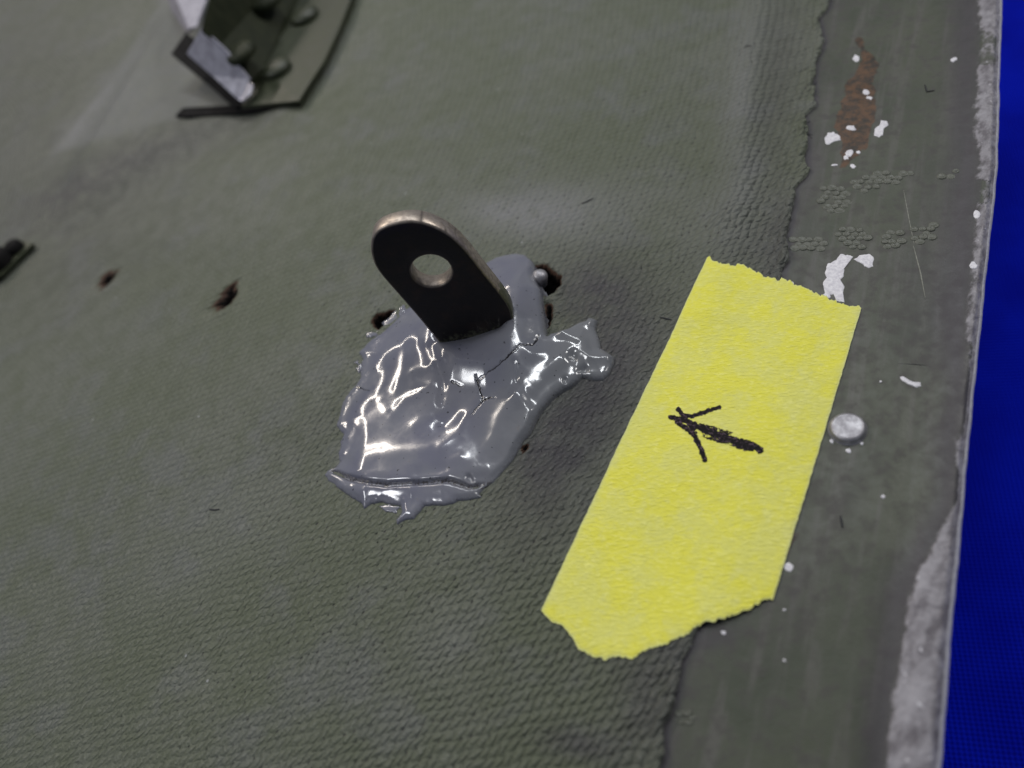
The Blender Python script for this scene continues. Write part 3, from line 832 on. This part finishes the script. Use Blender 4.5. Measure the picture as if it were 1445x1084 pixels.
d, f = seg_dist(spx, spy, [z3(*p) for p in [(120, 800), (200, 838), (280, 858), (360, 866), (480, 858), (620, 848), (700, 872), (790, 860)]])
dirt = np.exp(-(d / 3.5) ** 2) + .25 * ss(6, 1, sd)
warm = ss(640, 800, spx + .4 * (spy - 550))
mask = (sd > -4.5) & near
Fq = grid_faces(*SX.shape, mask=mask)
Vc, Fc_, at_ = compact(np.stack([SX, SY, SZ], -1).reshape(-1, 3), Fq, dict(crack=crack, dirt=np.clip(dirt, 0, 1), warm=warm))
seal = mesh_obj('sealant_blob', Vc, Fc_, M_seal, None, at_)
tag(seal, 'glossy grey sealant smeared and cracked around the foot of the steel lug', 'sealant')
# thin torn smears of the same sealant beside the blob
for pl in ([(539, 456), (548, 450), (560, 436), (572, 428), (574, 438), (566, 448), (556, 458), (546, 466), (541, 464)],
           [(516, 471), (524, 468), (536, 466), (532, 474), (520, 478)], [(503, 520), (509, 514), (513, 522), (506, 528)],
           [(536, 715), (548, 712), (566, 716), (558, 724), (544, 722)], [(498, 512), (506, 508), (506, 516)]):
    ob = blob_mesh('sealant_smear', pl, M_seal, seal, .14, 0, 2.2, fn=H)
    ob.parent = seal; ob.matrix_parent_inverse = Matrix()

# ------------------------------------------------------------------ steel lug standing in the sealant
A = hit(np.array(620.), np.array(491.), .9); B = hit(np.array(722.), np.array(468.), .9)
e = B - A; e[2] *= .3; e /= np.linalg.norm(e); up = np.array([0, 0, 1.]) ; up = up - (up @ e) * e; up /= np.linalg.norm(up)
back = np.cross(up, e); lean = math.radians(5)
vax = math.cos(lean) * up + math.sin(lean) * back; nb = np.cross(vax, e); nb = nb * np.sign(nb @ np.array([0, 1., 0]))
def onplane(px, py):
    d = ray(px, py); t = ((A - cC) @ nb) / (d @ nb); W = cC + t[..., None] * d - A
    return np.stack([W @ e, W @ vax], -1)
FR = np.array([(621, 486), (607, 470), (591, 450), (561, 416), (532, 383), (525, 369), (522, 351), (524, 333), (530, 325), (543, 319), (557, 315), (577, 311), (597, 313), (622, 323), (640, 334), (658, 352), (682, 383), (703, 409), (720, 431), (725, 446), (725, 462)], float)
fr = onplane(FR[:, 0], FR[:, 1])
lo = onplane(np.array([725., 623.]), np.array([468., 488.]))
dn = np.array([[lo[0][0], lo[0][1] - 3.0], [lo[1][0], lo[1][1] - 3.0]])
outl = np.vstack([fr, dn])[::-1]
# smooth closed outline
def smooth_closed(P, n, it=2):
    Q = np.vstack([P, P[:1]]); L = np.concatenate([[0], np.cumsum(np.hypot(*(Q[1:] - Q[:-1]).T))])
    t = np.linspace(0, L[-1], n, endpoint=False); R_ = np.stack([np.interp(t, L, Q[:, 0]), np.interp(t, L, Q[:, 1])], 1)
    for _ in range(it): R_ = .25 * np.roll(R_, 1, 0) + .5 * R_ + .25 * np.roll(R_, -1, 0)
    return R_
NO = 180
ol = smooth_closed(outl, NO, 14)
hpx = np.array([(575, 381), (640.5, 385.5), (605.5, 358.7), (613.6, 409), (585, 363), (630, 400), (631, 365), (588, 402)])
hq = onplane(hpx[:, 0], hpx[:, 1]); hc = hq.mean(0); hr = np.hypot(*(hq - hc).T).mean() - .42
ang = np.unwrap(np.arctan2(ol[:, 1] - hc[1], ol[:, 0] - hc[0]))
nrm = np.roll(ol, -1, 0) - np.roll(ol, 1, 0); nrm = np.stack([nrm[:, 1], -nrm[:, 0]], 1); nrm /= np.hypot(*nrm.T)[:, None]
if ((ol - hc) * nrm).sum() < 0: nrm = -nrm
THK = 3.0
def w3(P2, depth): return A + P2[:, :1] * e + P2[:, 1:] * vax + depth * nb
hdir = np.stack([np.cos(ang), np.sin(ang)], 1)
rings = []; rim = []; 
def addring(P2, dpt, r):
    rings.append(w3(P2, dpt)); rim.append(np.full(NO, r))
addring(hc + hdir * hr, .45, .6)
addring(hc + hdir * (hr + .10), .12, .35)
addring(hc + hdir * (hr + .35), .0, 0)
for t in (.25, .5, .75): addring((hc + hdir * (hr + .35)) * (1 - t) + (ol - nrm * .45) * t, 0, 0)
addring(ol - nrm * .42, 0, 0)
addring(ol - nrm * .16, .10, .55)
addring(ol, .38, 1)
addring(ol, THK * .5, 1)
addring(ol, THK - .35, 1)
addring(ol - nrm * .12, THK - .08, 1)
addring(ol - nrm * .4, THK, .2)
addring(hc + hdir * (hr + .3), THK, 0)
addring(hc + hdir * hr, THK - .25, .8)
NRG = len(rings); V = np.vstack(rings); rim = np.concatenate(rim)
Fc = []
for r in range(NRG):
    r2 = (r + 1) % NRG
    for i in range(NO):
        j = (i + 1) % NO; Fc.append((r * NO + i, r * NO + j, r2 * NO + j, r2 * NO + i))
lpx, lpy = proj(V)
rel = V - A
hgt = rel @ vax; xx = rel @ e
for cx_, cw in ((594, 1.8), (634, 1.6), (646, 1.2)):
    rim = np.where((np.abs(lpx - cx_ - (305 - lpy) * .18) < cw) & (lpy < 345) & (rim > .9), .25, rim)
paint = ss(11, 6.5, hgt) * (rim > .3) * ss(2, 6, xx) + ss(6.5, 0, hgt) * .55
me_lug = mesh_obj('plate', V, np.array(Fc), M_lug, None, dict(rim=rim, paint=np.clip(paint, 0, 1)))
ft = []
nu, nv = 40, 18
for i in range(nv):
    t = i / (nv - 1); a_ = t * math.pi / 2
    fwd = 3.0 * (1 - math.cos(a_)); upz = -2.6 * math.sin(a_) + .6
    for j in range(nu):
        u_ = j / (nu - 1); x_ = lo[1][0] + .5 + (lo[0][0] - lo[1][0] - 1.0) * u_
        edge_ = min(u_, 1 - u_) * (nu - 1); rd = .35 * max(0, 1 - edge_ / 1.5)
        ft.append(A + e * x_ + vax * (upz - rd * .2) - nb * (fwd - .02 - rd))
ft = np.array(ft); rel_ = (ft - A) @ vax
foot_mesh = mesh_obj('foot', ft, grid_faces(nv, nu), M_lug, None, dict(rim=np.zeros(len(ft)), paint=np.full(len(ft), .40)))
lug = empty('steel_lug', A + e * 6, 'upright dark steel lug with rounded top and round hole standing in grey sealant', 'lug')
attach(me_lug, lug); attach(foot_mesh, lug)
bm = bmesh.new(); bm.from_mesh(me_lug.data); bmesh.ops.recalc_face_normals(bm, faces=bm.faces); bm.to_mesh(me_lug.data); bm.free()
me_lug.data.polygons.foreach_set('use_smooth', np.ones(len(me_lug.data.polygons), bool))

# ------------------------------------------------------------------ turned parts
def lathe(name, center, axis, prof, mat, parent=None, n=40, wob=0.0, seed=0):
    """profile (r, z) revolved round axis at center (mm)"""
    axis = np.asarray(axis, float); axis /= np.linalg.norm(axis)
    t1 = np.cross(axis, [0, 1, .1]); t1 /= np.linalg.norm(t1); t2 = np.cross(axis, t1)
    V = []; Fc = []
    for r, z in prof:
        for i in range(n):
            a = 2 * math.pi * i / n
            f = 1 + wob * float(vnoise(np.array(math.cos(a) * 1.3 + seed), np.array(math.sin(a) * 1.3), seed))
            V.append(center + axis * z + (t1 * math.cos(a) + t2 * math.sin(a)) * r * f)
    m = len(prof)
    for k in range(m - 1):
        for i in range(n):
            j = (i + 1) % n; Fc.append((k * n + i, k * n + j, (k + 1) * n + j, (k + 1) * n + i))
    V.append(center + axis * (prof[-1][1] + .01)); c = len(V) - 1
    for i in range(n): Fc.append(((m - 1) * n + i, (m - 1) * n + (i + 1) % n, c))
    o = mesh_obj(name, V, Fc, mat, None)
    if parent is not None: attach(o, parent)
    return o

def snormal(x, y, fn=H, h=1.0):
    return np.array([-(fn(np.array(x + h), np.array(y)) - fn(np.array(x - h), np.array(y))) / (2 * h), -(fn(np.array(x), np.array(y + h)) - fn(np.array(x), np.array(y - h))) / (2 * h), 1.0])

c = hit(np.array(1196.), np.array(606.), 0, SURF); c2 = hit(np.array(1196. + 26), np.array(606.), 0, SURF)
R1 = np.linalg.norm(c2 - c)
o = lathe('rivet', c, snormal(c[0], c[1], SURF), [(R1 * 1.10, -.3), (R1 * 1.08, .03), (R1 * 1.0, .10), (R1 * .99, .45), (R1 * .93, .72), (R1 * .80, .86), (R1 * .72, .84), (R1 * .5, .80), (R1 * .2, .83)], M_pewter, wob=.05, seed=3)
tag(o, 'round flat grey rivet head on the metal margin just right of the yellow tape', 'rivet')
c = hit(np.array(762.), np.array(391.), .2, H)
o = lathe('screw_head', c, np.array([.25, -.15, 1.]), [(1.3, -1.6), (1.35, .1), (1.25, .55), (.95, .9), (.5, 1.08), (.15, 1.12)], M_pewter, wob=.04, seed=5)
tag(o, 'small domed silver screw head in the torn hole beside the sealant', 'screw')

# ------------------------------------------------------------------ latch at the top left
def slab(name, poly, lift_top, th, mat, parent, bev=.15, top_z=None, fn=H):
    """a plate whose top outline is seen at the given photo points, lift_top (number or list) above the panel"""
    P = np.asarray(poly, float); lt = np.broadcast_to(np.asarray(lift_top, float), (len(P),))
    T3 = np.array([hit(P[i, 0], P[i, 1], lt[i], fn) for i in range(len(P))])
    nrm_ = np.cross(T3[1] - T3[0], T3[2] - T3[0]); nrm_ /= np.linalg.norm(nrm_)
    if nrm_[2] < 0: nrm_ = -nrm_
    B3 = T3 - nrm_ * th
    bm = bmesh.new(); tv = [bm.verts.new(v * MM) for v in T3]; bv = [bm.verts.new(v * MM) for v in B3]
    bm.faces.new(tv); bm.faces.new(bv[::-1]); n_ = len(tv)
    for i in range(n_): bm.faces.new((tv[i], bv[i], bv[(i + 1) % n_], tv[(i + 1) % n_]))
    bmesh.ops.recalc_face_normals(bm, faces=bm.faces)
    bmesh.ops.bevel(bm, geom=list(bm.edges), offset=bev * MM, segments=2, affect='EDGES', profile=.6)
    me = bpy.data.meshes.new(name); bm.to_mesh(me); bm.free(); me.materials.append(mat)
    o = bpy.data.objects.new(name, me); COL.objects.link(o)
    if parent is not None: attach(o, parent)
    return o

lc = hit(np.array(345.), np.array(140.), 0)
latch = empty('latch', lc, 'riveted olive green latch with bright steel tongue at the top left of the panel', 'latch')
# the base plate: a bent sheet, its right half flat, its left half raised into a shoulder
g = 2.2
PATCH = 0
slab('base_plate', [(338, 150), (421, 142), (440, 112), (456, 88), (476, 46), (497, -6), (520, -90), (452, -90), (420, 0), (372, 96)], [g] * 10, 1.0, M_green, latch)
slab('shoulder_plate', [(350, 118), (372, 96), (420, 0), (452, -90), (352, -90), (296, -6), (284, 44), (312, 62)], [3.0, 2.6, 2.6, 2.6, 20.0, 19.0, 17.0, 11.0], 1.0, M_green_shaded, latch)
slab('shadow_strip', [(247, 163), (258, 152), (420, 144), (424, 147), (330, 160), (262, 164)], .9, .8, M_dark, latch, .08)  # dark strip standing in for the shadow line below the latch
slab('tongue', [(263, 76), (284, 40), (318, 70), (352, 112), (338, 143), (300, 108)], [12.0, 16.0, 11.5, 5.6, 3.8, 7.5], .7, M_tong, latch)
slab('tongue_lip', [(326, 131), (340, 108), (357, 120), (353, 134), (341, 144)], [4.6, 5.6, 5.0, 4.2, 3.8], .5, M_steel, latch)
slab('side_frame', [(241, 76), (262, 46), (284, 62), (300, 100), (345, 148), (330, 152), (285, 112)], [8.4, 9.5, 9.0, 6.0, 2.4, 2.2, 5.0], 2.0, M_dark, latch)
slab('hinge_strap', [(262, 44), (241, 14), (226, -40), (270, -60), (284, -10), (281, 8), (268, 42)], [9.4] * 7, .6, M_dull, latch)
slab('hinge_strap', [(266, 40), (249, 0), (240, -40), (286, -40), (290, 0), (276, 38)], [10.2] * 6, .5, M_tong, latch)
def dome(px, py, lift, rpx, parent, mat=M_green, h=.24):
    c = hit(np.array(float(px)), np.array(float(py)), lift); c2 = hit(np.array(float(px + rpx)), np.array(float(py)), lift)
    R = np.linalg.norm(c2 - c)
    return lathe('rivet_head', c, snormal(c[0], c[1]), [(R, -.4), (R * 1.02, .25), (R * .98, R * h), (R * .82, R * h * 1.5), (R * .5, R * h * 1.8), (R * .2, R * h * 1.9)], mat, parent, 28)
dome(430, 24, g, 15, latch); dome(391, 98, g, 15, latch)
dome(375, 5, 7.5, 16, latch, M_green_shaded); dome(341, 76, 8.5, 15, latch, M_green_shaded)

# second latch, mostly beyond the left edge of the frame
lc = hit(np.array(8.), np.array(372.), 0)
latch2 = empty('latch', lc, 'thin dark edged fitting cut off by the left edge of the photo', 'latch')
slab('base_plate', [(-70, 440), (0, 388), (46, 343), (30, 338), (4, 352), (-60, 380)], 1.6, .9, M_green, latch2)
slab('shadow_strip', [(-70, 447), (0, 394), (44, 350), (48, 344), (0, 384), (-70, 436)], .6, .5, M_dark, latch2, .06)  # dark shadow strip along the lower plate edge, as on the first latch
dome(22, 352, 1.6, 9, latch2, M_dark, .5); dome(0, 372, 1.6, 13, latch2, M_dark, .5)

# ------------------------------------------------------------------ lint and crumbs
for pts, lab in (([(295, 719), (303, 720), (310, 719)], 'tiny dark lint thread on the bare canvas left of the sealant'),
                 ([(1061, 66), (1054, 65), (1050, 68)], 'black crumb lying on the canvas near the top beside the seam'),
                 ([(820, 288), (828, 285), (838, 280)], 'thin dark crumb on the canvas above the screw'),
                 ([(1186, 728), (1189, 745)], 'short dark thread standing out on the margin below the rivet'),
                 ([(1305, 120), (1308, 130), (1319, 128)], 'bent dark fibre on the margin right of the rust stain'),
                 ([(931, 448), (940, 450), (948, 452)], 'short dark fibre on the canvas just left of the tape')):
    o = strand('lint', pts, .13, M_lint, None, .1)
    tag(o, lab, 'lint', 'stray fibres and crumbs lying on the panel')

# frayed threads along the torn edge of the canvas
for k_ in range(16):
    yy = rng.uniform(-55, 60)
    if -42 < yy < 6: continue
    xx = float(seam_x(np.array(yy))); p_ = proj(np.array([[xx, yy, float(H(np.array(xx), np.array(yy)))]]))
    px_, py_ = float(p_[0][0]), float(p_[1][0])
    a_ = rng.uniform(-.6, .5); L_ = rng.uniform(4, 10)
    strand('loose_thread', [(px_ - 3, py_), (px_ + L_ * .5 * math.cos(a_), py_ + L_ * .5 * math.sin(a_)), (px_ + L_ * math.cos(a_), py_ + L_ * math.sin(a_ * 1.8))], .09, M_res if k_ % 2 else M_lint, panel, .02)
